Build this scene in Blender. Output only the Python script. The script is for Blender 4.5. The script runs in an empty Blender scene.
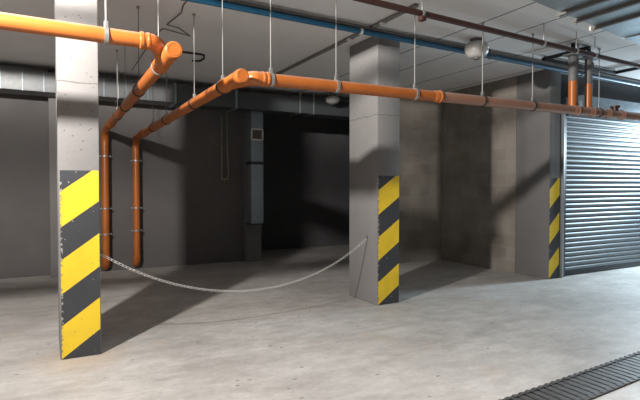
import bpy, bmesh, math, random
from mathutils import Vector, Matrix
random.seed(7)
S = bpy.context.scene
COL = S.collection
CEIL = 3.12

# ------------------------------------------------------------------ materials
def new_mat(name):
    m = bpy.data.materials.new(name); m.use_nodes = True
    nt = m.node_tree
    return m, nt, nt.nodes, nt.links, nt.nodes['Principled BSDF']

def plain(name, col, rough=.5, metal=0.0, var=.0, scale=12, bump=0.0, bscale=60):
    m, nt, N, L, P = new_mat(name)
    P.inputs['Base Color'].default_value = (*col, 1)
    P.inputs['Roughness'].default_value = rough
    P.inputs['Metallic'].default_value = metal
    tc = N.new('ShaderNodeTexCoord')
    if var:
        n = N.new('ShaderNodeTexNoise'); n.inputs['Scale'].default_value = scale; n.inputs['Detail'].default_value = 5
        L.new(tc.outputs['Object'], n.inputs['Vector'])
        r = N.new('ShaderNodeValToRGB')
        r.color_ramp.elements[0].position = .3; r.color_ramp.elements[1].position = .7
        r.color_ramp.elements[0].color = (*[c*(1-var) for c in col], 1)
        r.color_ramp.elements[1].color = (*[min(1, c*(1+var)) for c in col], 1)
        L.new(n.outputs['Fac'], r.inputs['Fac']); L.new(r.outputs['Color'], P.inputs['Base Color'])
    if bump:
        n2 = N.new('ShaderNodeTexNoise'); n2.inputs['Scale'].default_value = bscale; n2.inputs['Detail'].default_value = 4
        L.new(tc.outputs['Object'], n2.inputs['Vector'])
        b = N.new('ShaderNodeBump'); b.inputs['Strength'].default_value = bump; b.inputs['Distance'].default_value = .01
        L.new(n2.outputs['Fac'], b.inputs['Height']); L.new(b.outputs['Normal'], P.inputs['Normal'])
    return m

def concrete(name, col, var=.12, pits=True, rough=.85, big=1.3):
    """cast concrete: broad blotches, fine grain and small dark air holes"""
    m, nt, N, L, P = new_mat(name)
    P.inputs['Roughness'].default_value = rough
    tc = N.new('ShaderNodeTexCoord')
    a = N.new('ShaderNodeTexNoise'); a.inputs['Scale'].default_value = big; a.inputs['Detail'].default_value = 7; a.inputs['Roughness'].default_value = .62
    L.new(tc.outputs['Object'], a.inputs['Vector'])
    r = N.new('ShaderNodeValToRGB'); r.color_ramp.elements[0].position = .28; r.color_ramp.elements[1].position = .72
    r.color_ramp.elements[0].color = (*[c*(1-var) for c in col], 1); r.color_ramp.elements[1].color = (*[min(1, c*(1+var)) for c in col], 1)
    L.new(a.outputs['Fac'], r.inputs['Fac'])
    out = r.outputs['Color']
    if pits:
        v = N.new('ShaderNodeTexVoronoi'); v.inputs['Scale'].default_value = 20
        L.new(tc.outputs['Object'], v.inputs['Vector'])
        lt = N.new('ShaderNodeMath'); lt.operation = 'LESS_THAN'; lt.inputs[1].default_value = .12
        L.new(v.outputs['Distance'], lt.inputs[0])
        n = N.new('ShaderNodeTexNoise'); n.inputs['Scale'].default_value = 3.1
        L.new(tc.outputs['Object'], n.inputs['Vector'])
        g = N.new('ShaderNodeMath'); g.operation = 'GREATER_THAN'; g.inputs[1].default_value = .50
        L.new(n.outputs['Fac'], g.inputs[0])
        mu = N.new('ShaderNodeMath'); mu.operation = 'MULTIPLY'; L.new(lt.outputs[0], mu.inputs[0]); L.new(g.outputs[0], mu.inputs[1])
        mx = N.new('ShaderNodeMixRGB'); mx.inputs['Color2'].default_value = (*[c*.45 for c in col], 1)
        L.new(mu.outputs[0], mx.inputs['Fac']); L.new(out, mx.inputs['Color1']); out = mx.outputs['Color']
        # ragged pour line across the cast
        sz = N.new('ShaderNodeSeparateXYZ'); L.new(tc.outputs['Object'], sz.inputs[0])
        wv = N.new('ShaderNodeTexNoise'); wv.inputs['Scale'].default_value = 9; wv.inputs['Detail'].default_value = 4; L.new(tc.outputs['Object'], wv.inputs['Vector'])
        za = N.new('ShaderNodeMath'); za.operation = 'MULTIPLY_ADD'; za.inputs[1].default_value = .05; L.new(wv.outputs['Fac'], za.inputs[0]); L.new(sz.outputs['Z'], za.inputs[2])
        zs = N.new('ShaderNodeMath'); zs.operation = 'COMPARE'; zs.inputs[1].default_value = 2.225; zs.inputs[2].default_value = .0045; L.new(za.outputs[0], zs.inputs[0])
        zf = N.new('ShaderNodeMath'); zf.operation = 'MULTIPLY'; zf.inputs[1].default_value = .75; L.new(zs.outputs[0], zf.inputs[0])
        m2 = N.new('ShaderNodeMixRGB'); m2.inputs['Color2'].default_value = (*[c*.4 for c in col], 1)
        L.new(zf.outputs[0], m2.inputs['Fac']); L.new(out, m2.inputs['Color1']); out = m2.outputs['Color']
    L.new(out, P.inputs['Base Color'])
    f = N.new('ShaderNodeTexNoise'); f.inputs['Scale'].default_value = 45; f.inputs['Detail'].default_value = 5
    L.new(tc.outputs['Object'], f.inputs['Vector'])
    b = N.new('ShaderNodeBump'); b.inputs['Strength'].default_value = .18; b.inputs['Distance'].default_value = .01
    L.new(f.outputs['Fac'], b.inputs['Height']); L.new(b.outputs['Normal'], P.inputs['Normal'])
    return m

def floor_material():
    m, nt, N, L, P = new_mat('worn_concrete_floor')
    tc = N.new('ShaderNodeTexCoord')
    def noise(scale, detail=6, rough=.6, stretch=None, rot=0):
        v = tc.outputs['Object']
        if stretch:
            mp = N.new('ShaderNodeMapping'); mp.inputs['Scale'].default_value = stretch; mp.inputs['Rotation'].default_value = (0, 0, rot)
            L.new(v, mp.inputs['Vector']); v = mp.outputs['Vector']
        n = N.new('ShaderNodeTexNoise'); n.inputs['Scale'].default_value = scale; n.inputs['Detail'].default_value = detail; n.inputs['Roughness'].default_value = rough
        L.new(v, n.inputs['Vector']); return n.outputs['Fac']
    def ramp(fac, p0, c0, p1, c1):
        r = N.new('ShaderNodeValToRGB'); e = r.color_ramp.elements
        e[0].position = p0; e[0].color = (*c0, 1); e[1].position = p1; e[1].color = (*c1, 1)
        L.new(fac, r.inputs['Fac']); return r.outputs['Color']
    def mix(a, b, fac=None, mode='MULTIPLY', f=1.0):
        x = N.new('ShaderNodeMixRGB'); x.blend_type = mode; x.inputs['Fac'].default_value = f
        if fac: L.new(fac, x.inputs['Fac'])
        for s, v in (('Color1', a), ('Color2', b)):
            if isinstance(v, tuple): x.inputs[s].default_value = (*v, 1)
            else: L.new(v, x.inputs[s])
        return x.outputs['Color']
    base = ramp(noise(.7, 7, .62), .3, (.44, .425, .405), .7, (.63, .61, .59))
    streak = ramp(noise(1.7, 8, .68, (.7, 1.35, 1), .45), .34, (.80, .79, .78), .60, (1, 1, 1))
    c = mix(base, streak)
    trowel = ramp(noise(6, 7, .7, (.75, 1.3, 1), .2), (.32), (.80, .795, .79), .64, (1.06, 1.06, 1.06))
    c = mix(c, trowel)
    trowel = ramp(noise(26, 6, .72), .3, (.90, .897, .893), .68, (1.05, 1.05, 1.05))
    c = mix(c, trowel)
    # rusty / sandy patches
    sand = ramp(noise(1.25, 4, .55), .60, (0, 0, 0), .74, (.45, .45, .45))
    c = mix(c, (.50, .40, .30), sand, 'MIX')
    # dark scuffs and crumbs
    v = N.new('ShaderNodeTexVoronoi'); v.inputs['Scale'].default_value = 5.5
    mp = N.new('ShaderNodeMapping'); mp.inputs['Scale'].default_value = (.8, 1.5, 1); L.new(tc.outputs['Object'], mp.inputs['Vector']); L.new(mp.outputs['Vector'], v.inputs['Vector'])
    lt = N.new('ShaderNodeMath'); lt.operation = 'LESS_THAN'; lt.inputs[1].default_value = .075; L.new(v.outputs['Distance'], lt.inputs[0])
    c = mix(c, (.20, .185, .17), lt.outputs[0], 'MIX')
    # long dark tyre scuffs
    ty = ramp(noise(1.1, 5, .6, (.35, 3.2, 1), .35), .62, (0, 0, 0), .70, (.38, .38, .38))
    c = mix(c, (.30, .285, .27), ty, 'MIX')
    # sandy ring of dirt round the foot of the nearest pillar
    vd = N.new('ShaderNodeVectorMath'); vd.operation = 'DISTANCE'; vd.inputs[1].default_value = (.22, 4.42, 0); L.new(tc.outputs['Object'], vd.inputs[0])
    nn = N.new('ShaderNodeMath'); nn.operation = 'MULTIPLY_ADD'; nn.inputs[1].default_value = .35; L.new(noise(4, 4), nn.inputs[0]); L.new(vd.outputs['Value'], nn.inputs[2])
    ring = ramp(nn.outputs[0], .33, (.55, .55, .55), .60, (0, 0, 0))
    c = mix(c, (.47, .375, .28), ring, 'MIX')
    # pale scratches
    sc = ramp(noise(3.2, 3, .5, (.5, 4.5, 1), -.5), .66, (0, 0, 0), .72, (.4, .4, .4))
    c = mix(c, (.62, .60, .57), sc, 'MIX')
    L.new(c, P.inputs['Base Color'])
    rr = ramp(noise(1.6, 4), .3, (.42,)*3, .7, (.68,)*3); L.new(rr, P.inputs['Roughness'])
    b = N.new('ShaderNodeBump'); b.inputs['Strength'].default_value = .16; b.inputs['Distance'].default_value = .012
    L.new(noise(22, 6, .65), b.inputs['Height']); L.new(b.outputs['Normal'], P.inputs['Normal'])
    return m

def ceiling_material():
    m, nt, N, L, P = new_mat('grey_slab_ceiling')
    P.inputs['Roughness'].default_value = .9
    tc = N.new('ShaderNodeTexCoord'); sx = N.new('ShaderNodeSeparateXYZ'); L.new(tc.outputs['Object'], sx.inputs[0])
    n = N.new('ShaderNodeTexNoise'); n.inputs['Scale'].default_value = .9; n.inputs['Detail'].default_value = 6; L.new(tc.outputs['Object'], n.inputs['Vector'])
    r = N.new('ShaderNodeValToRGB'); r.color_ramp.elements[0].position = .3; r.color_ramp.elements[1].position = .7
    r.color_ramp.elements[0].color = (.74, .73, .72, 1); r.color_ramp.elements[1].color = (.84, .83, .82, 1); L.new(n.outputs['Fac'], r.inputs['Fac'])
    # formwork joints running away from the viewer, slightly wavy
    w = N.new('ShaderNodeTexNoise'); w.inputs['Scale'].default_value = 1.5; L.new(tc.outputs['Object'], w.inputs['Vector'])
    wm = N.new('ShaderNodeMath'); wm.operation = 'MULTIPLY_ADD'; wm.inputs[1].default_value = .03; L.new(w.outputs['Fac'], wm.inputs[0]); L.new(sx.outputs['X'], wm.inputs[2])
    acc = None
    for cx in (-1.9, 4.08, 4.68, 5.5, 6.34, 7.5, 8.6):
        s = N.new('ShaderNodeMath'); s.operation = 'SUBTRACT'; s.inputs[1].default_value = cx + .015; L.new(wm.outputs[0], s.inputs[0])
        a = N.new('ShaderNodeMath'); a.operation = 'ABSOLUTE'; L.new(s.outputs[0], a.inputs[0])
        l = N.new('ShaderNodeMath'); l.operation = 'LESS_THAN'; l.inputs[1].default_value = .010; L.new(a.outputs[0], l.inputs[0])
        if acc is None: acc = l.outputs[0]
        else:
            x = N.new('ShaderNodeMath'); x.operation = 'MAXIMUM'; L.new(acc, x.inputs[0]); L.new(l.outputs[0], x.inputs[1]); acc = x.outputs[0]
    mx = N.new('ShaderNodeMixRGB'); mx.inputs['Color2'].default_value = (.10, .10, .10, 1)
    L.new(acc, mx.inputs['Fac']); L.new(r.outputs['Color'], mx.inputs['Color1']); L.new(mx.outputs['Color'], P.inputs['Base Color'])
    return m

def block_material(name, axis):
    m, nt, N, L, P = new_mat(name)
    P.inputs['Roughness'].default_value = .9
    tc = N.new('ShaderNodeTexCoord'); sx = N.new('ShaderNodeSeparateXYZ'); L.new(tc.outputs['Object'], sx.inputs[0])
    cb = N.new('ShaderNodeCombineXYZ'); L.new(sx.outputs[axis], cb.inputs[0]); L.new(sx.outputs['Z'], cb.inputs[1])
    br = N.new('ShaderNodeTexBrick'); L.new(cb.outputs[0], br.inputs['Vector'])
    br.inputs['Color1'].default_value = (.245, .22, .19, 1); br.inputs['Color2'].default_value = (.30, .275, .24, 1); br.inputs['Mortar'].default_value = (.29, .275, .25, 1)
    br.inputs['Scale'].default_value = 1; br.inputs['Mortar Size'].default_value = .007; br.inputs['Brick Width'].default_value = .40; br.inputs['Row Height'].default_value = .20
    n = N.new('ShaderNodeTexNoise'); n.inputs['Scale'].default_value = 2.2; n.inputs['Detail'].default_value = 6; L.new(tc.outputs['Object'], n.inputs['Vector'])
    r = N.new('ShaderNodeValToRGB'); r.color_ramp.elements[0].position = .3; r.color_ramp.elements[1].position = .7
    r.color_ramp.elements[0].color = (.72, .7, .68, 1); r.color_ramp.elements[1].color = (1.1, 1.1, 1.1, 1); L.new(n.outputs['Fac'], r.inputs['Fac'])
    mx = N.new('ShaderNodeMixRGB'); mx.blend_type = 'MULTIPLY'; mx.inputs['Fac'].default_value = 1
    L.new(br.outputs['Color'], mx.inputs['Color1']); L.new(r.outputs['Color'], mx.inputs['Color2']); L.new(mx.outputs['Color'], P.inputs['Base Color'])
    b = N.new('ShaderNodeBump'); b.inputs['Strength'].default_value = .4; b.inputs['Distance'].default_value = .008; b.invert = True
    L.new(br.outputs['Fac'], b.inputs['Height']); L.new(b.outputs['Normal'], P.inputs['Normal'])
    return m

def paint(name, col, chip):
    """road paint on concrete with a few small chips and scuffs"""
    m, nt, N, L, P = new_mat(name)
    P.inputs['Roughness'].default_value = .55
    tc = N.new('ShaderNodeTexCoord')
    n = N.new('ShaderNodeTexNoise'); n.inputs['Scale'].default_value = 6; n.inputs['Detail'].default_value = 6; L.new(tc.outputs['Object'], n.inputs['Vector'])
    r = N.new('ShaderNodeValToRGB'); r.color_ramp.elements[0].position = .25; r.color_ramp.elements[1].position = .6
    r.color_ramp.elements[0].color = (*[c*.86 for c in col], 1); r.color_ramp.elements[1].color = (*col, 1); L.new(n.outputs['Fac'], r.inputs['Fac'])
    k = N.new('ShaderNodeTexNoise'); k.inputs['Scale'].default_value = 38; k.inputs['Detail'].default_value = 2; L.new(tc.outputs['Object'], k.inputs['Vector'])
    g = N.new('ShaderNodeMath'); g.operation = 'GREATER_THAN'; g.inputs[1].default_value = .725; L.new(k.outputs['Fac'], g.inputs[0])
    ed = N.new('ShaderNodeSeparateXYZ'); L.new(tc.outputs['Generated'], ed.inputs[0])
    le = N.new('ShaderNodeMath'); le.operation = 'LESS_THAN'; le.inputs[1].default_value = .045; L.new(ed.outputs['X'], le.inputs[0])
    th = N.new('ShaderNodeMath'); th.operation = 'MULTIPLY_ADD'; th.inputs[1].default_value = -.17; th.inputs[2].default_value = .715; L.new(le.outputs[0], th.inputs[0]); L.new(th.outputs[0], g.inputs[1])
    mx = N.new('ShaderNodeMixRGB'); mx.inputs['Color2'].default_value = (*chip, 1)
    L.new(g.outputs[0], mx.inputs['Fac']); L.new(r.outputs['Color'], mx.inputs['Color1']); L.new(mx.outputs['Color'], P.inputs['Base Color'])
    return m

def galvanised(name, col=(.55, .58, .60), rough=.42, metal=.75):
    m, nt, N, L, P = new_mat(name)
    P.inputs['Metallic'].default_value = metal
    tc = N.new('ShaderNodeTexCoord')
    v = N.new('ShaderNodeTexVoronoi'); v.inputs['Scale'].default_value = 22; L.new(tc.outputs['Object'], v.inputs['Vector'])
    n = N.new('ShaderNodeTexNoise'); n.inputs['Scale'].default_value = 1.7; n.inputs['Detail'].default_value = 4; L.new(tc.outputs['Object'], n.inputs['Vector'])
    ad = N.new('ShaderNodeMath'); ad.operation = 'MULTIPLY_ADD'; ad.inputs[1].default_value = .35; L.new(v.outputs['Color'], ad.inputs[0]); L.new(n.outputs['Fac'], ad.inputs[2])
    r = N.new('ShaderNodeValToRGB'); r.color_ramp.elements[0].position = .35; r.color_ramp.elements[1].position = .95
    r.color_ramp.elements[0].color = (*[c*.82 for c in col], 1); r.color_ramp.elements[1].color = (*[min(1, c*1.12) for c in col], 1)
    L.new(ad.outputs[0], r.inputs['Fac']); L.new(r.outputs['Color'], P.inputs['Base Color'])
    P.inputs['Roughness'].default_value = rough
    return m

def pvc(name, c0, c1, top_sheen):
    """drain plastic, with a pale highlight painted on whatever faces up"""
    m, nt, N, L, P = new_mat(name)
    tc = N.new('ShaderNodeTexCoord'); ge = N.new('ShaderNodeNewGeometry'); sx = N.new('ShaderNodeSeparateXYZ'); L.new(ge.outputs['Normal'], sx.inputs[0])
    n = N.new('ShaderNodeTexNoise'); n.inputs['Scale'].default_value = 5; n.inputs['Detail'].default_value = 6; L.new(tc.outputs['Object'], n.inputs['Vector'])
    r = N.new('ShaderNodeValToRGB'); r.color_ramp.elements[0].position = .35; r.color_ramp.elements[1].position = .7
    r.color_ramp.elements[0].color = (*c0, 1); r.color_ramp.elements[1].color = (*c1, 1); L.new(n.outputs['Fac'], r.inputs['Fac'])
    mr = N.new('ShaderNodeMapRange'); mr.inputs['From Min'].default_value = .45; mr.inputs['From Max'].default_value = 1.0; mr.inputs['To Max'].default_value = top_sheen; L.new(sx.outputs['Z'], mr.inputs['Value'])  # upward faces coloured paler, as if light caught the top of the pipe
    mu = N.new('ShaderNodeMath'); mu.operation = 'MULTIPLY_ADD'; mu.inputs[2].default_value = 0; L.new(mr.outputs[0], mu.inputs[0])
    ad = N.new('ShaderNodeMath'); ad.operation = 'ADD'; ad.inputs[1].default_value = .4; L.new(n.outputs['Fac'], ad.inputs[0]); L.new(ad.outputs[0], mu.inputs[1])
    mx = N.new('ShaderNodeMixRGB'); mx.inputs['Color2'].default_value = (.52, .47, .42, 1)
    L.new(mu.outputs[0], mx.inputs['Fac']); L.new(r.outputs['Color'], mx.inputs['Color1']); L.new(mx.outputs['Color'], P.inputs['Base Color'])
    P.inputs['Roughness'].default_value = .36
    return m

M = dict(
    floor=floor_material(), ceil=ceiling_material(),
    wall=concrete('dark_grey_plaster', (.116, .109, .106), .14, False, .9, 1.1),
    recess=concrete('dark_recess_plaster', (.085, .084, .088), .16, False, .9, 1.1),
    smooth=concrete('smooth_grey_plaster', (.17, .165, .162), .10, False, .85, 1.5),
    block_y=block_material('blockwork_side', 'Y'), block_x=block_material('blockwork_back', 'X'),
    pillar=concrete('pale_cast_concrete', (.215, .208, .204), .09, True, .8, 2.0),
    yellow=paint('yellow_paint', (.86, .60, .03), (.35, .27, .10)),
    black=paint('black_paint', (.045, .048, .055), (.33, .32, .30)),
    pvc=pvc('orange_drain_plastic', (.40, .112, .020), (.47, .135, .024), .45), paler=pvc('paler_drain_plastic', (.33, .165, .105), (.40, .205, .135), .5), sleeve=plain('grey_sleeve', (.14, .135, .135), .6, 0, .15, 9),
    steel=plain('zinc_steel', (.40, .40, .39), .40, .7, .1, 30), rod=plain('threaded_rod_zinc', (.24, .235, .225), .5, .3),
    rubber=plain('dark_clamp_rubber', (.045, .04, .036), .6), galv=galvanised('galvanised_sheet', (.17, .178, .18), .48, .4), galvo=galvanised('shiny_galvanised_sheet', (.44, .53, .58), .38, .75),
    galvd=galvanised('dull_galvanised_sheet', (.30, .36, .40), .5, .5), galv_dark=galvanised('darker_galvanised_sheet', (.085, .095, .10), .55, .4),
    blue=plain('blue_pipe_paint', (.006, .085, .17), .42, 0, .08, 8), rail=plain('grey_rail', (.13, .125, .12), .6, .2, .1, 8),
    brown=plain('red_brown_pipe_paint', (.05, .018, .014), .45, 0, .15, 8),
    alu=plain('grey_aluminium_slats', (.165, .185, .20), .48, .4, .06, 4), frame=plain('frame_metal', (.34, .36, .38), .42, .6),
    darkmetal=plain('dark_grey_steel', (.06, .065, .07), .5, .5), black_metal=plain('black_steel', (.018, .018, .02), .5, .2),
    grate=plain('drain_iron', (.085, .082, .08), .5, .3, .3, 25, .2, 80), white=plain('white_lamp_plastic', (.44, .43, .40), .4, 0, .03, 9),
    olive=plain('olive_conduit', (.27, .25, .18), .55, .1), grille=plain('grille_slats', (.13, .115, .10), .6, .2),
    grey_conduit=plain('grey_conduit', (.20, .19, .18), .7), cable=plain('black_cable', (.085, .08, .075), .6),
    chain=plain('bright_chain_steel', (.74, .73, .70), .35, .45), pit=plain('drain_pit', (.02, .02, .02), .9), white_metal=plain('white_clip', (.66, .64, .60), .5),
)

# ------------------------------------------------------------------ mesh helpers
def add_box(bm, lo, hi, bevel=0.0):
    r = bmesh.ops.create_cube(bm, size=1)
    for v in r['verts']:
        v.co = Vector([lo[i] + (v.co[i] + .5)*(hi[i] - lo[i]) for i in range(3)])
    if bevel:
        es = set(e for v in r['verts'] for e in v.link_edges)
        bmesh.ops.bevel(bm, geom=list(es), offset=bevel, segments=2, profile=.6, affect='EDGES')

def frames(pts):
    pts = [Vector(p) for p in pts]
    t = []
    for i in range(len(pts)):
        a = pts[max(0, i-1)]; b = pts[min(len(pts)-1, i+1)]; t.append((b - a).normalized())
    up = Vector((0, 0, 1)) if abs(t[0].z) < .9 else Vector((1, 0, 0))
    n = t[0].cross(up).normalized(); out = []
    for i, p in enumerate(pts):
        n = (n - t[i]*n.dot(t[i])).normalized(); out.append((p, n, t[i].cross(n)))
    return out

def add_tube(bm, pts, r, seg=20, caps=True, closed=False):
    """tube along a polyline; r a number or one radius per point"""
    fr = frames(pts); rings = []
    for i, (p, n, b) in enumerate(fr):
        rr = r[i] if isinstance(r, (list, tuple)) else r
        rings.append([bm.verts.new(p + rr*(math.cos(a)*n + math.sin(a)*b)) for a in [2*math.pi*k/seg for k in range(seg)]])
    pairs = list(zip(rings[:-1], rings[1:]))
    if closed: pairs.append((rings[-1], rings[0]))
    for A, B in pairs:
        for k in range(seg):
            f = bm.faces.new((A[k], A[(k+1) % seg], B[(k+1) % seg], B[k])); f.smooth = True
    if caps and not closed:
        bm.faces.new(rings[0][::-1]); bm.faces.new(rings[-1])

def add_profile(bm, p0, axis, prof, seg=24):
    """lathe: prof = [(distance along axis, radius)]; closes at both ends"""
    axis = Vector(axis).normalized(); p0 = Vector(p0)
    up = Vector((0, 0, 1)) if abs(axis.z) < .9 else Vector((1, 0, 0))
    n = axis.cross(up).normalized(); b = axis.cross(n); rings = []
    for d, r in prof:
        rings.append([bm.verts.new(p0 + axis*d + r*(math.cos(a)*n + math.sin(a)*b)) for a in [2*math.pi*k/seg for k in range(seg)]])
    for A, B in zip(rings[:-1], rings[1:]):
        for k in range(seg):
            f = bm.faces.new((A[k], A[(k+1) % seg], B[(k+1) % seg], B[k])); f.smooth = True
    bm.faces.new(rings[0][::-1]); bm.faces.new(rings[-1])

def add_ring(bm, c, axis, R, r, seg=20, seg2=8, width=None):
    """torus, or a flat band of given width, about an axis"""
    axis = Vector(axis).normalized(); c = Vector(c)
    if width:
        add_profile_ring(bm, c, axis, R, r, width, seg); return
    up = Vector((0, 0, 1)) if abs(axis.z) < .9 else Vector((1, 0, 0))
    n = axis.cross(up).normalized(); b = axis.cross(n); rings = []
    for k in range(seg):
        a = 2*math.pi*k/seg; d = math.cos(a)*n + math.sin(a)*b
        rings.append([bm.verts.new(c + d*(R + r*math.cos(q)) + axis*r*math.sin(q)) for q in [2*math.pi*j/seg2 for j in range(seg2)]])
    for k in range(seg):
        A, B = rings[k], rings[(k+1) % seg]
        for j in range(seg2):
            f = bm.faces.new((A[j], A[(j+1) % seg2], B[(j+1) % seg2], B[j])); f.smooth = True

def add_profile_ring(bm, c, axis, R, t, w, seg):
    up = Vector((0, 0, 1)) if abs(axis.z) < .9 else Vector((1, 0, 0))
    n = axis.cross(up).normalized(); b = axis.cross(n); rings = []
    for k in range(seg):
        a = 2*math.pi*k/seg; d = math.cos(a)*n + math.sin(a)*b
        rings.append([bm.verts.new(c + d*rr + axis*h) for rr, h in ((R, -w/2), (R+t, -w/2), (R+t, w/2), (R, w/2))])
    for k in range(seg):
        A, B = rings[k], rings[(k+1) % seg]
        for j in range(4):
            bm.faces.new((A[j], A[(j+1) % 4], B[(j+1) % 4], B[j]))

def obj(name, bm, mat, parent=None, origin=None, mats=None):
    bmesh.ops.recalc_face_normals(bm, faces=bm.faces)
    if origin is not None:
        bmesh.ops.translate(bm, verts=bm.verts, vec=-Vector(origin))
    me = bpy.data.meshes.new(name); bm.to_mesh(me); bm.free(); me.set_sharp_from_angle(angle=math.radians(42))
    for x in (mats or [mat]): me.materials.append(x)
    o = bpy.data.objects.new(name, me); COL.objects.link(o)
    if origin is not None: o.location = origin
    if parent is not None:
        o.parent = parent
        o.location = Vector(o.location) - PLOC[parent.name] if origin is not None else -PLOC[parent.name]
    return o

PLOC = {}
def thing(name, label, cat, loc, group=None):
    o = bpy.data.objects.new(name, None); COL.objects.link(o); o.empty_display_size = .1
    o.location = loc; PLOC[o.name] = Vector(loc)
    tag(o, label, cat, group); return o

def tag(o, label, cat, group=None):
    o['label'] = label; o['category'] = cat
    if group: o['group'] = group
    return o

def sub(o):
    """register a mesh part as a parent for sub-parts (its world location)"""
    w = Vector(o.location); p = o.parent
    while p is not None: w = w + Vector(p.location); p = p.parent
    PLOC[o.name] = w; return o

def struct(name, bm, mat, mats=None):
    o = obj(name, bm, mat, mats=mats); o['kind'] = 'structure'; return o

def B(): return bmesh.new()

def box_obj(name, lo, hi, mat, parent=None, bevel=0.0):
    bm = B(); add_box(bm, lo, hi, bevel); return obj(name, bm, mat, parent)

# ------------------------------------------------------------------ the setting
# floor with a narrow trench for the drain
X0, X1, Y0, Y1 = -4.0, 11.0, -5.0, 10.25
TX0, TX1 = .9, 6.6
far = lambda x: 2.206 + .0613*(x - 2.547)
near = lambda x: far(x) - .305
bm = B()
def quad(bm, *ps):
    return bm.faces.new([bm.verts.new(p) for p in ps])
quad(bm, (X0, Y0, 0), (X1, Y0, 0), (X1, near(X1), 0), (X0, near(X0), 0))
quad(bm, (X0, far(X0), 0), (X1, far(X1), 0), (X1, Y1, 0), (X0, Y1, 0))
quad(bm, (X0, near(X0), 0), (TX0, near(TX0), 0), (TX0, far(TX0), 0), (X0, far(X0), 0))
quad(bm, (TX1, near(TX1), 0), (X1, near(X1), 0), (X1, far(X1), 0), (TX1, far(TX1), 0))
D = -.14
pit = [quad(bm, (TX0, near(TX0), D), (TX1, near(TX1), D), (TX1, far(TX1), D), (TX0, far(TX0), D)),
       quad(bm, (TX0, near(TX0), 0), (TX1, near(TX1), 0), (TX1, near(TX1), D), (TX0, near(TX0), D)),
       quad(bm, (TX0, far(TX0), 0), (TX1, far(TX1), 0), (TX1, far(TX1), D), (TX0, far(TX0), D)),
       quad(bm, (TX0, near(TX0), 0), (TX0, far(TX0), 0), (TX0, far(TX0), D), (TX0, near(TX0), D)),
       quad(bm, (TX1, near(TX1), 0), (TX1, far(TX1), 0), (TX1, far(TX1), D), (TX1, near(TX1), D))]
for f in pit: f.material_index = 1
bmesh.ops.remove_doubles(bm, verts=bm.verts, dist=1e-5)
struct('floor', bm, None, [M['floor'], M['pit']])

bm = B(); add_box(bm, (X0, Y0, CEIL), (X1, Y1, CEIL + .25)); struct('ceiling', bm, M['ceil'])
bm = B(); add_box(bm, (X0 - .2, Y0, 0), (X0, Y1, CEIL)); struct('wall_left', bm, M['wall'])
bm = B(); add_box(bm, (X0, 8.75, 0), (3.465, 9.0, CEIL)); struct('wall_back', bm, M['wall'])
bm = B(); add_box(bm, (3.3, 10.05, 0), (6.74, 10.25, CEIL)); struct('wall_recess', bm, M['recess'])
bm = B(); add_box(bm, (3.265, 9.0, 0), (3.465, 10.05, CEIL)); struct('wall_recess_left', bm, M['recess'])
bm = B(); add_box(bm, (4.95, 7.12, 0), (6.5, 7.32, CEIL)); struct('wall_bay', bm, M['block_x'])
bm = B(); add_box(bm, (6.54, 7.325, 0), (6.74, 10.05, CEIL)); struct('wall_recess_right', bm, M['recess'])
bm = B(); add_box(bm, (6.5, 5.42, 0), (6.74, 7.32, CEIL)); struct('wall_right', bm, M['block_y'])
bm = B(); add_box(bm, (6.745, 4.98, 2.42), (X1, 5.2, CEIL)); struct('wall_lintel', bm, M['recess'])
bm = B(); add_box(bm, (X1, 2.0, 0), (X1 + .2, 5.2, CEIL)); struct('wall_far_right', bm, M['wall'])

# ------------------------------------------------------------------ pillars
def pillar(label, x0, x1, y0, y1, marked=True, stripes=None):
    cx, cy = (x0+x1)/2, (y0+y1)/2
    t = thing('concrete_pillar', label, 'pillar', (cx, cy, 0), 'concrete pillars')
    bm = B(); add_box(bm, (x0, y0, 0), (x1, y1, CEIL - .002), .012)
    obj('shaft', bm, M['pillar'], t)
    if marked:
        # painted band on the front face: polygons clipped to the rectangle
        bm = B(); w = x1 - x0 - .018; xa = x0 + .012; y = y0 - .0012
        rise = .205; top = 1.50
        # boundaries at the left edge, going down
        bl = [1.330, 1.048, .788, .518, .265, .006]
        cuts = [9] + bl + [-9]
        for k in range(len(cuts) - 1):
            hi, lo = cuts[k], cuts[k+1]
            poly = [(0, lo), (w, lo + rise), (w, hi + rise), (0, hi)]
            poly = clip(clip(poly, top, False), .003, True)
            if len(poly) < 3: continue
            # thin coat with a real edge
            fr = [bm.verts.new((xa + u, y, z)) for u, z in poly]
            bk = [bm.verts.new((xa + u, y0 + .0005, z)) for u, z in poly]
            mi = 0 if k % 2 == 1 else 1
            fs = [bm.faces.new(fr), bm.faces.new(bk[::-1])]
            for i in range(len(fr)):
                j = (i+1) % len(fr); fs.append(bm.faces.new((fr[i], bk[i], bk[j], fr[j])))
            for f in fs: f.material_index = mi
        o = obj('hazard_stripes', bm, None, t, mats=[M['yellow'], M['black']])
        o['label'] = 'yellow and black diagonal painted stripes'
    return t

def clip(poly, z, keep_above):
    out = []
    n = len(poly)
    ins = lambda p: (p[1] >= z) if keep_above else (p[1] <= z)
    for i in range(n):
        a, b = poly[i], poly[(i+1) % n]
        if ins(a): out.append(a)
        if ins(a) != ins(b):
            t = (z - a[1])/(b[1] - a[1]); out.append((a[0] + t*(b[0]-a[0]), z))
    return out

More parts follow.
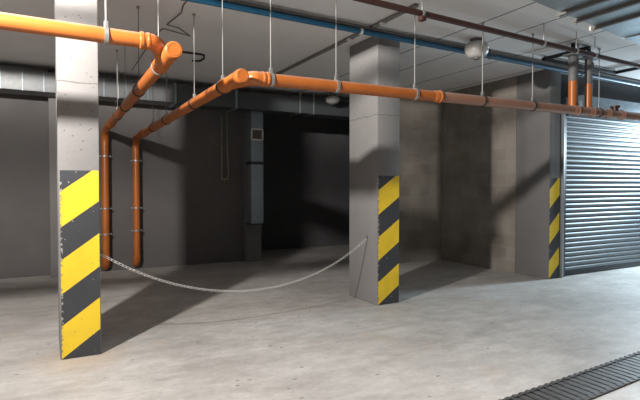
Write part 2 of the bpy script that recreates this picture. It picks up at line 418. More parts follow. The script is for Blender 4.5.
pillar('pale concrete pillar with bright striped front, nearest and leftmost, holding the left end of the chain', .070, .368, 4.40, 5.00)
pillar('concrete pillar in the middle, plain pale left side, striped front, holding the right end of the chain', 3.318, 3.635, 4.69, 5.30)
pillar('grey plastered pillar with narrow striped front beside the roller shutter', 6.50, 6.745, 4.82, 5.418)
t = pillar('dark unpainted pillar at the end of the back wall behind the drop duct', 3.17, 3.47, 8.60, 8.995, False)
t2 = pillar('dark pillar against the back wall, just peeking out left of the nearest striped pillar', .02, .34, 8.50, 8.748, False)
for o in COL.objects:
    if o.name.startswith('shaft') and o.parent is not None:
        if o.parent in (t, t2): o.data.materials[0] = M['smooth']
        elif abs(o.parent.location.x - 6.6225) < .01: o.data.materials[0] = M['smooth']

# ------------------------------------------------------------------ orange drain pipes
R = .053
def clamp_hanger(p, axis, r, label, group, ring_mat, rod_r=.0055, top=CEIL):
    """a ring round the pipe and a threaded rod up to the slab"""
    t = thing('pipe_hanger', label, 'pipe hanger', (p[0], p[1], top), group)
    bm = B(); add_profile_ring(bm, Vector(p), Vector(axis).normalized(), r + .0008, .007, .026, 24)
    obj('ring', bm, ring_mat, t)
    bm = B(); add_tube(bm, [(p[0], p[1], p[2] + r + .004), (p[0], p[1], top - .004)], rod_r, 8); obj('rod', bm, M['rod'], t)
    bm = B(); add_box(bm, (p[0]-.014, p[1]-.012, p[2] + r + .004), (p[0]+.014, p[1]+.012, p[2] + r + .045), .003); obj('nut', bm, M['steel'], t)
    bm = B(); add_profile(bm, (p[0], p[1], top), (0, 0, -1), [(0.0005, .016), (.02, .016), (.024, .01)], 12); obj('anchor', bm, M['steel'], t)
    return t

def socket(bm, p, d, r, length=.10):
    """bell socket: swollen sleeve with a raised bead at its mouth"""
    add_profile(bm, p, d, [(0, r*1.005), (.008, r*1.10), (length*.62, r*1.10), (length*.68, r*1.22), (length*.86, r*1.22), (length*.92, r*1.10), (length, r*1.09)])

def arc(p0, d0, p1, d1, n=9):
    """smooth bend from p0 (leaving along d0) to p1 (arriving along d1)"""
    p0, p1 = Vector(p0), Vector(p1); k = (p1 - p0).length*.42
    a = p0 + Vector(d0).normalized()*k; b = p1 - Vector(d1).normalized()*k; out = []
    for i in range(n):
        t = i/(n-1); out.append((1-t)**3*p0 + 3*(1-t)**2*t*a + 3*(1-t)*t*t*b + t**3*p1)
    return out

# ---- left run: comes in from the left, turns into a branch that runs to the back wall and drops
LY, LZ = 3.70, 2.400
t = thing('drain_pipe', 'bright orange drain pipe crossing before the left pillar, then running back to the wall', 'pipe', (.79, 8.6, .1), 'orange drain pipes')
bm = B(); add_tube(bm, [(-2.2, LY, LZ + .012), (.62, LY, LZ)], R, 28); obj('straight_pipe', bm, M['pvc'], t)
bm = B(); add_profile(bm, (.575, LY, LZ), (1, 0, 0), [(0, R*1.0), (.004, R*1.06), (.006, R*1.17), (.026, R*1.17), (.030, R*1.08), (.050, R*1.08), (.054, R*1.15), (.066, R*1.15), (.070, R*1.05)]); obj('collar', bm, M['pvc'], t)
BR1 = lambda y: Vector((.783 + (y-3.55)/5.0*.017, y, 2.325 - (y-3.55)/5.0*.06))
bm = B(); add_tube(bm, arc((.635, LY, LZ), (1, 0, 0), (.725, LY + .055, LZ - .02), (.8, .6, -.35)) + [BR1(3.90)], R*1.09, 28); obj('elbow', bm, M['pvc'], t)
b0, b1 = BR1(3.56), BR1(8.50)
d = (b1 - b0).normalized()
bm = B(); add_profile(bm, b0, d, [(0, R*.9), (.006, R*1.13), (.075, R*1.13), (.08, R*1.02), (.10, R*1.04), (.42, R*1.06), (.43, R*1.17), (.50, R*1.17), (.51, R*1.0)]); obj('wye', bm, M['pvc'], t)
bm = B(); add_profile(bm, b0 - d*.016, d, [(0, R*1.02), (.003, R*1.08), (.017, R*1.08)]); cap = sub(obj('end_cap', bm, M['pvc'], t))
bm = B(); add_ring(bm, b0 - d*.0165, d, R*.8, .002, 24, 6); obj('cap_rim', bm, M['pvc'], cap)
bm = B(); add_tube(bm, [BR1(3.95), BR1(8.47)], R, 28); obj('branch_pipe', bm, M['pvc'], t)
bm = B(); socket(bm, BR1(7.55), d, R, .13); obj('collar', bm, M['pvc'], t)
z1 = BR1(8.47).z
bm = B(); add_tube(bm, arc(BR1(8.40), d, (.80, 8.58, z1 - .18), (0, 0, -1)), R*1.10, 28); obj('elbow', bm, M['pvc'], t)
bm = B(); add_tube(bm, [(.80, 8.58, z1 - .17), (.80, 8.58, .22)], R*1.08, 28); obj('downpipe', bm, M['pvc'], t)
bm = B(); add_tube(bm, arc((.80, 8.58, .24), (0, 0, -1), (.80, 8.745, .085), (0, 1, 0)), R*1.16, 28); obj('elbow', bm, M['pvc'], t)
for z in (1.86, 1.03, .62):
    bm = B(); add_profile_ring(bm, Vector((.80, 8.58, z)), Vector((0, 0, 1)), R*1.085, .006, .022, 24); add_box(bm, (.715, 8.575, z-.008), (.745, 8.585, z+.008)); add_box(bm, (.855, 8.575, z-.008), (.89, 8.585, z+.008)); add_box(bm, (.79, 8.635, z-.006), (.81, 8.749, z+.006)); obj('wall_clamp', bm, M['steel'], t)

# ---- right run: from the right end of the garage, turns into the second branch
RY = 3.85
RZ = lambda x: 2.259 + (x - 1.5)*.0112
t = thing('drain_pipe', 'long orange drain pipe passing before the middle pillar and on above the shutter', 'pipe', (1.268, 8.6, .1), 'orange drain pipes')
RT = t
bm = B(); add_tube(bm, [(1.58, RY, RZ(1.58)), (3.47, RY, RZ(3.47))], R, 28); obj('straight_pipe', bm, M['pvc'], t)
bm = B(); add_tube(bm, [(3.475, RY, RZ(3.475)), (9.2, RY, RZ(9.2))], R, 28); o = obj('straight_pipe', bm, M['paler'], t); o['label'] = 'paler pinkish grey length of pipe'  # length past the coupling in a paler, greyer colour
bm = B(); add_profile(bm, (1.50, RY, RZ(1.5)), (1, 0, 0), [(0, R*1.10), (.055, R*1.10), (.058, R*1.18), (.075, R*1.18), (.078, R*1.11), (.095, R*1.11), (.098, R*1.20), (.112, R*1.20), (.115, R*1.05)]); obj('collar', bm, M['pvc'], t)
BR2 = lambda y: Vector((1.334 - (y-3.7)/4.85*.066, y, 2.232 - (y-3.7)/4.85*.056))
d2 = (BR2(8.5) - BR2(3.7)).normalized()
bm = B(); add_tube(bm, arc((1.515, RY, RZ(1.5)), (-1, 0, 0), (1.455, RY + .055, RZ(1.5)), (-.7, .72, 0)) + [BR2(4.02)], [R*1.11]*9 + [R*.98], 28); obj('elbow', bm, M['pvc'], t)
b0 = BR2(3.70)
bm = B(); add_profile(bm, b0, d2, [(0, R*.9), (.006, R*1.08), (.075, R*1.08), (.08, R*1.0), (.10, R*1.03), (.36, R*1.05), (.37, R*1.15), (.43, R*1.15), (.44, R*1.0)]); obj('wye', bm, M['pvc'], t)
bm = B(); add_profile(bm, b0 - d2*.016, d2, [(0, R*.95), (.003, R*1.0), (.017, R*1.0)]); cap = sub(obj('end_cap', bm, M['pvc'], t))
bm = B(); add_ring(bm, b0 - d2*.0165, d2, R*.75, .002, 24, 6); obj('cap_rim', bm, M['pvc'], cap)
bm = B(); add_tube(bm, [BR2(4.2), BR2(8.47)], R, 28); obj('branch_pipe', bm, M['pvc'], t)
bm = B(); socket(bm, BR2(7.75), d2, R, .13); obj('collar', bm, M['pvc'], t)
z2 = BR2(8.47).z
bm = B(); add_tube(bm, arc(BR2(8.40), d2, (1.268, 8.58, z2 - .18), (0, 0, -1)), R*1.08, 28); obj('elbow', bm, M['pvc'], t)
bm = B(); add_tube(bm, [(1.268, 8.58, z2 - .17), (1.268, 8.58, .22)], R*1.02, 28); obj('downpipe', bm, M['pvc'], t)
bm = B(); add_tube(bm, arc((1.268, 8.58, .24), (0, 0, -1), (1.268, 8.745, .10), (0, 1, 0)), R*1.12, 28); obj('elbow', bm, M['pvc'], t)
for z in (1.80, 1.03, .66):
    x = 1.268
    bm = B(); add_profile_ring(bm, Vector((x, 8.58, z)), Vector((0, 0, 1)), R*1.03, .006, .022, 24); add_box(bm, (x-.085, 8.575, z-.008), (x-.055, 8.585, z+.008)); add_box(bm, (x+.055, 8.575, z-.008), (x+.088, 8.585, z+.008)); add_box(bm, (x-.01, 8.635, z-.006), (x+.01, 8.749, z+.006)); obj('wall_clamp', bm, M['steel'], t)
for x, l in ((3.40, .07), (5.60, .08), (5.90, .08), (6.25, .06), (6.55, .06)):
    bm = B(); socket(bm, (x, RY, RZ(x)), (1, 0, 0), R, l + .03); obj('coupling', bm, M['pvc' if x < 4 else 'paler'], t)
# inspection tee with a flat lid on top of the run, near the right edge
bm = B(); add_profile(bm, (6.48, RY, RZ(6.48) + R*.6), (0, 0, 1), [(0, R*.8), (.05, R*.8), (.052, R*1.15), (.075, R*1.15)]); obj('inspection_tee', bm, M['brown'], t)
# two stubs coming down from the slab into the run; grey sleeves round their upper halves
for x, r in ((5.635, .050), (5.945, .043)):
    bm = B(); add_tube(bm, [(x, RY + .02, RZ(x) + R*.7), (x, RY + .02, 2.70)], r, 24); s = sub(obj('riser', bm, M['pvc'], t))
    bm = B(); add_tube(bm, [(x, RY + .02, 2.66), (x, RY + .02, 2.96)], r*1.06, 24); o = obj('sleeve', bm, M['sleeve'], s); o['label'] = 'dull grey sleeve'
    bm = B(); add_tube(bm, [(x, RY + .02, 2.95), (x, RY + .02, CEIL - .003)], r*.5, 16); o = obj('neck', bm, M['black_metal'], s)

# hangers
clamp_hanger((.361, LY, LZ), (1, 0, 0), R, 'pipe hanger with pale fat clamp just right of the left pillar', 'pipe hangers', M['steel'], .0065)
rights = [(1.640, 'pipe hanger at the left end of the long run, beside its first collar', M['steel']),
          (2.271, 'pipe hanger with bright clamp on the long run just left of the middle pillar', M['steel']),
          (3.165, 'pipe hanger on the long run just right of the middle pillar', M['steel']),
          (4.085, 'pipe hanger on the long run passing beside the round ceiling lamp', M['rubber']),
          (4.88, 'pipe hanger on the long run in front of the smooth plastered pillar', M['rubber']),
          (5.70, 'pipe hanger on the long run right beside the two grey sleeved risers', M['rubber']),
          (6.13, 'pipe hanger on the long run nearest the right edge, right of both risers', M['rubber'])]
for x, lab, m in rights:
    clamp_hanger((x, RY, RZ(x)), (1, 0, 0), R, lab, 'pipe hangers', m)
for y, lab in ((4.11, 'hanger rod and clamp on the left back-running branch, closest to its end cap'), (5.11, 'hanger rod and clamp on the left back-running branch, second from its end cap'),
               (6.10, 'hanger rod and clamp on the left back-running branch, third from its end cap'), (6.85, 'hanger rod and clamp on the left back-running branch, closest to the back wall')):
    p = BR1(y); clamp_hanger(p, d, R if y < 4.2 else R, lab, 'branch pipe hangers', M['steel'] if y < 4.2 else M['rubber'], .004)
for y, lab in ((4.165, 'hanger rod and clamp on the right back-running branch, closest to its end cap'), (5.06, 'hanger rod and clamp on the right back-running branch, second from its end cap'),
               (6.33, 'hanger rod and clamp on the right back-running branch, third from its end cap'), (7.15, 'hanger rod and clamp on the right back-running branch, closest to the back wall')):
    p = BR2(y); clamp_hanger(p, d2, R, lab, 'branch pipe hangers', M['rubber'], .004)

# ------------------------------------------------------------------ blue pipe under its rail, brown pipe
BY, BZ = 4.50, 3.03
PB = lambda x: 4.39 + .031*x
t = thing('sprinkler_pipe', 'bright blue pipe slung under a dark rail below the ceiling, passing the middle pillar top', 'pipe', (4.0, BY, CEIL))
bm = B(); add_tube(bm, [(-2.5, PB(-2.5), BZ), (10.9, PB(10.9), BZ)], .029, 16); obj('blue_tube', bm, M['blue'], t)
def long_box(bm, f, x0, x1, o0, o1, z0, z1):
    vs = [bm.verts.new((x, f(x) + o, z)) for x in (x0, x1) for o in (o0, o1) for z in (z0, z1)]
    for idx in ((0,1,3,2), (4,6,7,5), (0,4,5,1), (2,3,7,6), (0,2,6,4), (1,5,7,3)): bm.faces.new([vs[i] for i in idx])
bm = B(); long_box(bm, PB, -2.5, 10.9, -.020, .02, BZ + .030, BZ + .062); o = obj('rail', bm, M['rail'], t); o['label'] = 'dark grey rail'
for x in (-.5, 1.05, 2.95, 4.95, 6.9, 8.8):
    bm = B(); add_profile_ring(bm, Vector((x, PB(x), BZ)), Vector((1, 0, 0)), .030, .004, .03, 20); add_box(bm, (x-.01, PB(x)-.01, BZ+.03), (x+.01, PB(x)+.01, CEIL-.0005))
    obj('clip', bm, M['white_metal'] if x == 2.95 else M['rail'], t)

PY = lambda x: 3.46 + (x - 2.83)*.045
PZ = lambda x: 2.905
t = thing('heating_pipe', 'dark red-brown pipe hung under the ceiling, in front of the blue one', 'pipe', (4.0, PY(4), CEIL))
bm = B(); add_tube(bm, [(-2.5, PY(-2.5), PZ(-2.5)), (10.9, PY(10.9), PZ(10.9))], .027, 16); obj('brown_tube', bm, M['brown'], t)
for x in (-1.2, 1.0, 2.93, 4.66, 5.25, 5.62, 7.6, 9.5):
    bm = B(); add_profile_ring(bm, Vector((x, PY(x), PZ(x))), Vector((1, 0, 0)), .028, .004, .024, 20)
    add_tube(bm, [(x, PY(x), PZ(x) + .03), (x, PY(x), CEIL - .0005)], .006, 8)
    obj('bracket', bm, M['steel'], t)
bm = B(); add_box(bm, (2.90, PY(2.9) - .03, PZ(3) - .065), (2.955, PY(2.9) + .03, PZ(3) - .026), .006); add_tube(bm, [(2.93, PY(2.9), PZ(3)-.03), (2.93, PY(2.9), PZ(3)-.0)], .012, 8); o = obj('valve', bm, M['brown'], t)

# ------------------------------------------------------------------ galvanised duct along the back
t = thing('ventilation_duct', 'galvanised rectangular duct along the top of the back wall with a branch dropping down', 'duct', (3.28, 8.5, CEIL))
bm = B(); add_box(bm, (-3.6, 8.10, 2.722), (1.80, 8.52, 3.005), .006); o = obj('duct_section', bm, M['galv'], t)
bm = B(); add_box(bm, (1.804, 8.10, 2.715), (6.53, 8.52, 3.0), .006); o = obj('duct_section', bm, M['galv_dark'], t)  # right-hand section in a darker sheet colour
for x in [-3.17 + k*.2615 for k in range(16)] + [1.06, 1.38]:
    bm = B(); add_box(bm, (x - .006, 8.088, 2.718), (x + .006, 8.102, 3.008)); obj('seam', bm, M['galvd'], t)
for x in (1.80, 2.815):
    bm = B(); add_box(bm, (x - .018, 8.08, 2.70), (x + .018, 8.54, 3.02), .004); obj('flange', bm, M['galvd'], t)
for x in (-2.4, -.75, .95, 4.02, 4.30):
    bm = B(); add_box(bm, (x-.011, 8.09, 2.71), (x+.011, 8.099, CEIL - .003)); add_box(bm, (x-.011, 8.09, 2.706), (x+.011, 8.53, 2.714)); obj('hanger_strap', bm, M['steel'], t)
bm = B(); add_box(bm, (3.175, 8.345, .715), (3.405, 8.575, 2.718), .006); dd = sub(obj('drop_duct', bm, M['galvd'], t))
bm = B(); add_box(bm, (3.145, 8.325, 1.805), (3.435, 8.59, 1.825)); add_box(bm, (3.145, 8.325, 1.775), (3.435, 8.59, 1.795)); add_box(bm, (3.17, 8.34, 1.79), (3.41, 8.58, 1.81)); obj('flange', bm, M['darkmetal'], dd)
bm = B(); add_box(bm, (3.13, 8.31, .698), (3.45, 8.59, .714)); obj('end_plate', bm, M['darkmetal'], dd)
bm = B()
gx0, gx1, gz0, gz1, gy = 3.165, 3.400, 2.20, 2.415, 8.345
for lo, hi in (((gx0, gy-.018, gz0), (gx1, gy, gz0+.028)), ((gx0, gy-.018, gz1-.028), (gx1, gy, gz1)), ((gx0, gy-.018, gz0), (gx0+.028, gy, gz1)), ((gx1-.028, gy-.018, gz0), (gx1, gy, gz1))): add_box(bm, lo, hi)
g = sub(obj('vent_grille', bm, M['white_metal'], t)); g['label'] = 'pale framed air grille'
bm = B(); add_box(bm, (gx0+.027, gy-.004, gz0+.027), (gx1-.027, gy-.001, gz1-.027))
for k in range(9):
    z = gz0 + .036 + k*.0185; add_box(bm, (gx0+.027, gy-.012, z), (gx1-.027, gy-.004, z+.006))
obj('louvres', bm, M['grille'], g)

# ------------------------------------------------------------------ big galvanised duct overhead at the right
t = thing('ventilation_duct', 'wide shiny galvanised duct overhead in the upper right corner', 'duct', (6.3, 2.6, CEIL))
DZ = 2.855
PD = lambda x: 2.70 + .137*(x - 3.39)
bm = B(); long_box(bm, PD, 2.7, 10.0, -1.05, 0, DZ, CEIL - .05); obj('duct_body', bm, M['galvo'], t)
for x in (3.3, 5.05, 6.8, 8.5):
    bm = B(); add_box(bm, (x, PD(x) - 1.06, DZ - .012), (x + .012, PD(x) + .012, CEIL - .045)); obj('flange', bm, M['galvo'], t)
labs = ['dark channel bearer under the wide overhead duct, leftmost in the corner', 'dark channel bearer under the wide overhead duct, second from the left', 'dark channel bearer under the wide overhead duct, third from the left, with pale bracket end', 'dark channel bearer under the wide overhead duct, just past the right edge']
for x, lab in zip((3.85, 4.13, 4.46, 6.2), labs):
    h = thing('duct_hanger', lab, 'bracket', (x, 2.3, CEIL), 'bearers under the overhead duct')
    bm = B(); add_box(bm, (x - .017, PD(x) - 1.1, DZ - .030), (x + .017, PD(x) + .03, DZ - .026)); add_box(bm, (x - .017, PD(x) - 1.1, DZ - .026), (x - .013, PD(x) + .03, DZ - .001)); add_box(bm, (x + .013, PD(x) - 1.1, DZ - .026), (x + .017, PD(x) + .03, DZ - .001)); obj('channel', bm, M['rail'], h)
    for y in (PD(x) - 1.07, PD(x) + .017):
        bm = B(); add_tube(bm, [(x, y, DZ - .04), (x, y, CEIL - .0005)], .005, 8); add_profile(bm, (x, y, DZ - .045), (0, 0, 1), [(0, .011), (.012, .011)], 6); obj('rod', bm, M['rod'], h)
    if x == 4.46:
        bm = B(); add_box(bm, (x - .018, PD(x) + .03, DZ - .034), (x + .018, PD(x) + .045, DZ + .01), .003); obj('end_bracket', bm, M['white_metal'], h)

# ------------------------------------------------------------------ ceiling lamps
def lamp(x, y, r, hgt, label, drop=.034):
    t = thing('ceiling_lamp', label, 'lamp', (x, y, CEIL), 'round ceiling lamps')
    bm = B(); add_profile(bm, (x, y, CEIL - .001), (0, 0, -1), [(0, r*.55), (drop - .004, r*.55), (drop, r*.4)], 28); obj('mount', bm, M['rail'], t)
    bm = B(); z0 = drop; pr = [(z0, r*.45)]
    pr += [(z0 + .01, r*.78), (z0 + hgt*.22, r*.97), (z0 + hgt*.34, r), (z0 + hgt*.52, r)]
    for k in range(1, 8):
        a = k/7*math.pi/2*.93; pr.append((z0 + hgt*(.52 + .48*math.sin(a)), r*(.30 + .70*math.cos(a))))
    add_profile(bm, (x, y, CEIL), (0, 0, -1), pr, 32); obj('dome', bm, M['white'], t)
    bm = B(); add_ring(bm, (x, y, CEIL - z0 - hgt*.43), (0, 0, 1), r*1.0, .004, 32, 6); obj('band', bm, M['white'], t)
    bm = B(); add_profile(bm, (x, y, CEIL - z0 - hgt*1.0 + .004), (0, 0, -1), [(0, r*.28), (.018, r*.28), (.022, r*.2)], 16); obj('nub', bm, M['rail'], t)
lamp(4.473, 4.31, .136, .190, 'white globe shaped ceiling lamp, beside the blue pipe')
lamp(4.56, 7.85, .128, .135, 'white drum shaped ceiling lamp at the back, seen under the orange pipe', .10)

# ------------------------------------------------------------------ conduits and odds on the slab and walls
t = thing('cable_conduit', 'flat grey conduit on the ceiling running back past the middle pillar, clipped in the middle', 'conduit', (3.12, 5.5, CEIL))
bm = B(); add_box(bm, (3.085, 3.75, CEIL - .03), (3.135, 8.0, CEIL - .0005), .006); obj('tube', bm, M['grey_conduit'], t)
for y in (4.30, 4.95):
    bm = B(); add_box(bm, (3.07, y - .025, CEIL - .045), (3.15, y + .025, CEIL - .025), .008); obj('clip', bm, M['white_metal'], t)
bm = B(); pts = [(1.18, 3.9, CEIL-.008), (1.16, 4.86, CEIL - .01), (1.19, 5.05, CEIL - .014), (1.14, 5.5, CEIL - .012), (1.24, 5.42, CEIL-.05), (1.42, 5.62, CEIL - .06), (1.30, 5.66, CEIL - .03), (1.13, 5.66, CEIL - .01), (1.10, 6.0, CEIL - .01), (1.12, 7.9, CEIL - .01)]
add_tube(bm, pts, .0055, 8); tag(obj('ceiling_cable', bm, M['cable'], None), 'thin black cable with a loose loop on the ceiling above the left branch', 'cable')
bm = B(); add_tube(bm, [(1.44, 6.50, CEIL - .012), (1.78, 6.50, CEIL - .012), (1.82, 6.50, CEIL - .02), (1.83, 6.54, CEIL - .05), (1.81, 6.66, CEIL - .06), (1.72, 6.72, CEIL - .055)], .014, 10); tag(obj('bent_conduit', bm, M['black_metal'], None), 'short bent black conduit on the ceiling between the two branch pipes', 'conduit')

t = thing('wall_conduit', 'dull olive twin conduit with a tap at its foot on the dark back wall', 'conduit', (2.79, 8.73, 1.45))
bm = B(); add_tube(bm, [(2.755, 8.72, 2.63), (2.755, 8.72, 1.53)], .013, 10); obj('tube', bm, M['olive'], t)
bm = B(); add_tube(bm, [(2.85, 8.72, 2.95), (2.855, 8.72, 2.2), (2.88, 8.72, 1.66), (2.87, 8.72, 1.56), (2.855, 8.72, 1.525)], .012, 10); obj('tube', bm, M['olive'], t)
bm = B(); add_box(bm, (2.742, 8.70, 1.50), (2.872, 8.745, 1.527), .004); obj('bracket', bm, M['olive'], t)
bm = B(); add_profile(bm, (2.81, 8.722, 1.50), (0, 0, -1), [(0, .012), (.02, .012), (.022, .02), (.045, .02), (.047, .009), (.07, .009)], 12); obj('tap', bm, M['olive'], t)
bm = B(); add_tube(bm, [(2.57, 8.74, 2.30), (2.58, 8.735, 2.22), (2.63, 8.735, 2.15), (2.70, 8.74, 2.12)], .006, 8); obj('wire', bm, M['olive'], t)

t = thing('strut_frame', 'black steel channel frame under the ceiling above the two risers', 'bracket', (6.4, 4.2, CEIL))
for lo, hi in (((5.80, 3.78, 3.055), (5.845, 4.42, 3.095)), ((7.42, 3.95, 3.055), (7.465, 4.45, 3.095)), ((5.80, 4.40, 3.055), (7.465, 4.44, 3.095))):
    bm = B(); add_box(bm, lo, hi, .003); obj('channel', bm, M['black_metal'], t)
for x in (5.84, 6.55, 7.40):
    bm = B(); add_tube(bm, [(x, 4.42, 3.09), (x, 4.42, CEIL - .002)], .008, 8); obj('rod', bm, M['rod'], t)
for x in (5.635, 5.945):
    bm = B(); add_box(bm, (x - .10, RY - .055, 2.965), (x + .12, RY + .095, 2.985), .003); o = obj('plate', bm, M['frame'], t)
    bm = B(); add_box(bm, (x - .05, RY - .035, 2.99), (x + .05, RY + .075, 3.045), .004); obj('clamp', bm, M['black_metal'], t)
for x, r in ((5.635, .050), (5.945, .043)):
    tt = thing('support_strut', 'slim bright steel strut beside the %s riser' % ('left, wider' if x < 5.8 else 'right, narrower'), 'bracket', (x + r + .022, RY + .03, CEIL), 'struts beside the risers')
    xs = x + r + .022
    bm = B(); add_box(bm, (xs - .012, RY + .015, RZ(xs) + .06), (xs + .012, RY + .045, 2.955), .002); obj('bar', bm, M['steel'], tt)
    bm = B(); add_box(bm, (xs - .02, RY + .006, 2.86), (xs + .02, RY + .014, 2.93), .002); obj('clip', bm, M['black_metal'], tt)

# ------------------------------------------------------------------ roller shutter
t = thing('roller_shutter', 'grey metal roller shutter with horizontal slats, closed, at the right edge', 'shutter', (8.6, 4.88, 0))
SX0, SX1 = 6.90, 10.6
bm = B(); pitch = .0755; zz = .075; prof = [(4.872, .065)]
while zz < 2.43:
    for k in range(9):
        u = k/8; prof.append((4.878 - 0.017*math.sin(math.pi*u)**.75, zz + pitch*.86*u))
    prof.append((4.884, zz + pitch*.90)); prof.append((4.884, zz + pitch*.97)); zz += pitch
L_ = [bm.verts.new((SX0, y, z)) for y, z in prof]; R_ = [bm.verts.new((SX1, y, z)) for y, z in prof]
for i in range(len(prof)-1):
    f = bm.faces.new((L_[i], R_[i], R_[i+1], L_[i+1])); f.smooth = True
bm2 = bm
bl = [bm.verts.new((SX0, 4.90, z)) for z in (.065, prof[-1][1])]; br = [bm.verts.new((SX1, 4.90, z)) for z in (.065, prof[-1][1])]
bm.faces.new((bl[0], bl[1], br[1], br[0])); bm.faces.new((L_[0], bl[0], br[0], R_[0])); bm.faces.new((L_[-1], R_[-1], br[1], bl[1]))
bm.faces.new(L_ + bl[::-1]); bm.faces.new(R_ + br[::-1])
obj('curtain', bm, M['alu'], t)
bm = B(); add_box(bm, (SX0, 4.860, .004), (SX1, 4.905, .072), .006); obj('bottom_bar', bm, M['darkmetal'], t)
bm = B(); add_box(bm, (6.775, 4.79, .002), (6.812, 4.97, 2.50), .004); o = obj('guide_rail', bm, M['frame'], t); o['label'] = 'pale outer guide post'
bm = B(); add_box(bm, (6.813, 4.83, .002), (6.905, 4.858, 2.44), .003); add_box(bm, (6.813, 4.906, .002), (6.905, 4.93, 2.44), .003); obj('guide_channel', bm, M['darkmetal'], t)
bm = B(); add_box(bm, (10.60, 4.83, .002), (10.72, 4.93, 2.44), .003); obj('guide_channel', bm, M['darkmetal'], t)
bm = B(); add_box(bm, (6.95, 4.62, 2.455), (10.75, 4.975, 2.735), .012); o = obj('housing', bm, M['galvd'], t)

# ------------------------------------------------------------------ drain grate in the floor
t = thing('drain_grate', 'dark iron linear drain grate set in the floor at the lower right', 'grate', (3.6, far(3.6) - .15, 0))
bm = B()
def bar(bm, x0, x1, f0, off0, off1, z0, z1):
    vs = []
    for x in (x0, x1):
        for off in (off0, off1):
            for z in (z0, z1): vs.append(bm.verts.new((x, f0(x) + off, z)))
    for idx in ((0,1,3,2), (4,6,7,5), (0,4,5,1), (2,3,7,6), (0,2,6,4), (1,5,7,3)): bm.faces.new([vs[i] for i in idx])
def toothed(bm, f, o0, o1):
    """one rail whose top edge steps up at every bar"""
    xs = []; x = TX0 + .01
    while x < TX1 - .03:
        xs += [(x, .009), (x + .040, .009), (x + .041, .014), (x + .069, .014)]; x += .07
    cols = [[bm.verts.new((x, f(x) + o, z)) for o, z in ((o0, -.04), (o1, -.04), (o1, t), (o0, t))] for x, t in xs]
    for A_, B_ in zip(cols[:-1], cols[1:]):
        for j in range(4): bm.faces.new((A_[j], A_[(j+1) % 4], B_[(j+1) % 4], B_[j]))
    bm.faces.new(cols[0]); bm.faces.new(cols[-1][::-1])
toothed(bm, far, -.032, -.002); obj('frame_rail', bm, M['grate'], t)
bm = B(); toothed(bm, near, .002, .032); obj('frame_rail', bm, M['grate'], t)
bm = B(); x = TX0 + .04
while x < TX1 - .05:
    y0, y1 = near(x) + .031, far(x) - .031
    add_box(bm, (x - .025, y0, -.03), (x + .025, y1, .006)); x += .07
for off in (.10, .20): bar(bm, TX0 + .02, TX1 - .02, near, off, off + .008, -.035, -.004)
obj('bars', bm, M['grate'], t)
# ------------------------------------------------------------------ chain between the pillars
A = Vector((.376, 4.47, .815)); E_ = Vector((3.310, 4.885, .765)); SAG = .455
N = 90
def chain_pt(u):
    # catenary-like hang between the two eyes
    k = 1.15; c = (math.cosh(k*(2*u-1)) - math.cosh(k))/(1 - math.cosh(k))
    p = A.lerp(E_, u); return p - Vector((0, 0, SAG*c))
us = []; tot = [0]; K = 800
pp = [chain_pt(i/K) for i in range(K+1)]
for i in range(K): tot.append(tot[-1] + (pp[i+1] - pp[i]).length)
Lc = tot[-1]; step = Lc/N
t = thing('barrier_chain', 'bright steel link chain sagging between the left and middle pillars', 'chain', tuple(A))
# one link: stadium shaped ring, long axis X
bm = B(); hl, hw, wr = step*.545, step*.245, step*.070; loop = []
for k in range(8): a = -math.pi/2 + math.pi*k/7; loop.append(Vector((hl*.55 + hw*1.15*math.cos(a), hw*1.15*math.sin(a), 0)))
for k in range(8): a = math.pi/2 + math.pi*k/7; loop.append(Vector((-hl*.55 + hw*1.15*math.cos(a), hw*1.15*math.sin(a), 0)))
n = len(loop); rings = []
for i in range(n):
    tg = (loop[(i+1) % n] - loop[i-1]).normalized(); nn = Vector((tg.y, -tg.x, 0)); z = Vector((0, 0, 1))
    rings.append([bm.verts.new(loop[i] + wr*(math.cos(q)*nn + math.sin(q)*z)) for q in [2*math.pi*j/6 for j in range(6)]])
for i in range(n):
    P_, Q_ = rings[i], rings[(i+1) % n]
    for j in range(6): f = bm.faces.new((P_[j], P_[(j+1) % 6], Q_[(j+1) % 6], Q_[j])); f.smooth = True
bmesh.ops.recalc_face_normals(bm, faces=bm.faces)
me = bpy.data.meshes.new('link'); bm.to_mesh(me); bm.free(); me.materials.append(M['chain'])
i = 0
for k in range(N):
    s = (k + .5)*step
    while tot[i+1] < s: i += 1
    f = (s - tot[i])/(tot[i+1] - tot[i]); p = pp[i].lerp(pp[i+1], f); tg = (pp[i+1] - pp[i]).normalized()
    o = bpy.data.objects.new('link', me); COL.objects.link(o); o.parent = t
    rot = tg.to_track_quat('X', 'Z').to_matrix().to_4x4() @ Matrix.Rotation(math.radians(45 + 90*(k % 2)), 4, 'X')
    o.matrix_basis = Matrix.Translation(p - A) @ rot
for p, dx in ((A, -1), (E_, 1)):
    bm = B(); add_ring(bm, p + Vector((-dx*.006, 0, .012)), (0, 1, 0), .013, .004, 16, 6); add_tube(bm, [p + Vector((dx*.002, 0, .012)), p + Vector((dx*.012, 0, .012))], .006, 8)
    o = obj('eye_bolt', bm, M['rail'], t)

# ------------------------------------------------------------------ camera
cam = bpy.data.cameras.new('camera'); co = bpy.data.objects.new('camera', cam); COL.objects.link(co)
cam.sensor_width = 36; cam.lens = 36*497/640; cam.clip_start = .05
yaw = math.atan(272/497); pit_ = math.atan(12.5/497)
co.location = (0, 0, 1.364); co.rotation_euler = (math.pi/2 - pit_, 0, -yaw)
S.camera = co

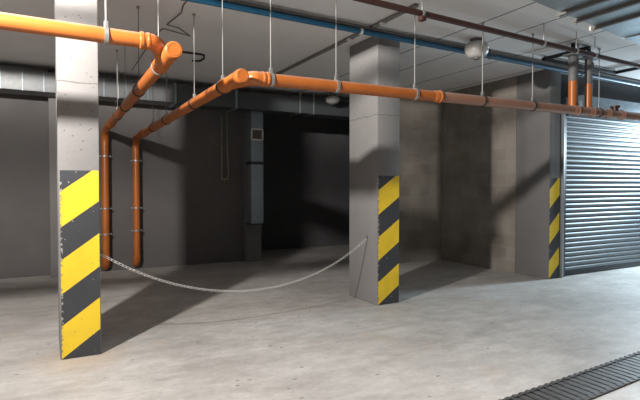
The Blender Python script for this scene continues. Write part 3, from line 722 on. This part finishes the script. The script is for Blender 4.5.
# ------------------------------------------------------------------ light
def point(name, loc, w, r, col):
    l = bpy.data.lights.new(name, 'POINT'); l.energy = w; l.shadow_soft_size = r; l.color = col
    o = bpy.data.objects.new(name, l); COL.objects.link(o); o.location = loc; return o
def area(name, loc, tgt, w, sx, sy, col, spread=math.pi):
    l = bpy.data.lights.new(name, 'AREA'); l.shape = 'RECTANGLE'; l.size = sx; l.size_y = sy; l.energy = w; l.color = col; l.spread = spread
    o = bpy.data.objects.new(name, l); COL.objects.link(o); o.location = loc
    o.rotation_euler = (Vector(tgt) - Vector(loc)).to_track_quat('-Z', 'Y').to_euler(); return o
l = bpy.data.lights.new('lamp_main', 'SPOT'); l.energy = 1230; l.shadow_soft_size = .07; l.color = (1.0, .95, .90)
l.spot_size = math.pi; l.spot_blend = .02
# wide-beam luminaire: throws more sideways than straight down
l.use_nodes = True; nt = l.node_tree; em = nt.nodes['Emission']
ge = nt.nodes.new('ShaderNodeNewGeometry'); sz = nt.nodes.new('ShaderNodeSeparateXYZ'); nt.links.new(ge.outputs['Incoming'], sz.inputs[0])
ab = nt.nodes.new('ShaderNodeMath'); ab.operation = 'ABSOLUTE'; nt.links.new(sz.outputs['Z'], ab.inputs[0])
ad = nt.nodes.new('ShaderNodeMath'); ad.operation = 'ADD'; ad.inputs[1].default_value = .38; nt.links.new(ab.outputs[0], ad.inputs[0])
dv = nt.nodes.new('ShaderNodeMath'); dv.operation = 'DIVIDE'; dv.inputs[0].default_value = .64; nt.links.new(ad.outputs[0], dv.inputs[1])
nt.links.new(dv.outputs[0], em.inputs['Strength'])
o = bpy.data.objects.new('lamp_main', l); COL.objects.link(o); o.location = (-1.13, 2.68, 3.015)   # reflector lamp under the slab, shining down
area('lamp_aisle', (2.4, 1.3, 3.05), (2.4, 1.3, 0), 27, 1.4, .3, (1.0, .97, .94), math.radians(125))
area('light_cool', (10.3, 4.38, 2.4), (7.2, 4.0, .2), 205, .5, .3, (.70, .88, 1.0), math.radians(160))  # unseen light set low at right, in place of daylight from an opening
w = bpy.data.worlds.new('world'); S.world = w; w.use_nodes = True
w.node_tree.nodes['Background'].inputs[0].default_value = (.9, .95, 1, 1); w.node_tree.nodes['Background'].inputs[1].default_value = .02

S.view_settings.view_transform = 'Standard'; S.view_settings.look = 'None'; S.view_settings.gamma = 1; S.view_settings.exposure = 0
S.view_settings.use_curve_mapping = False
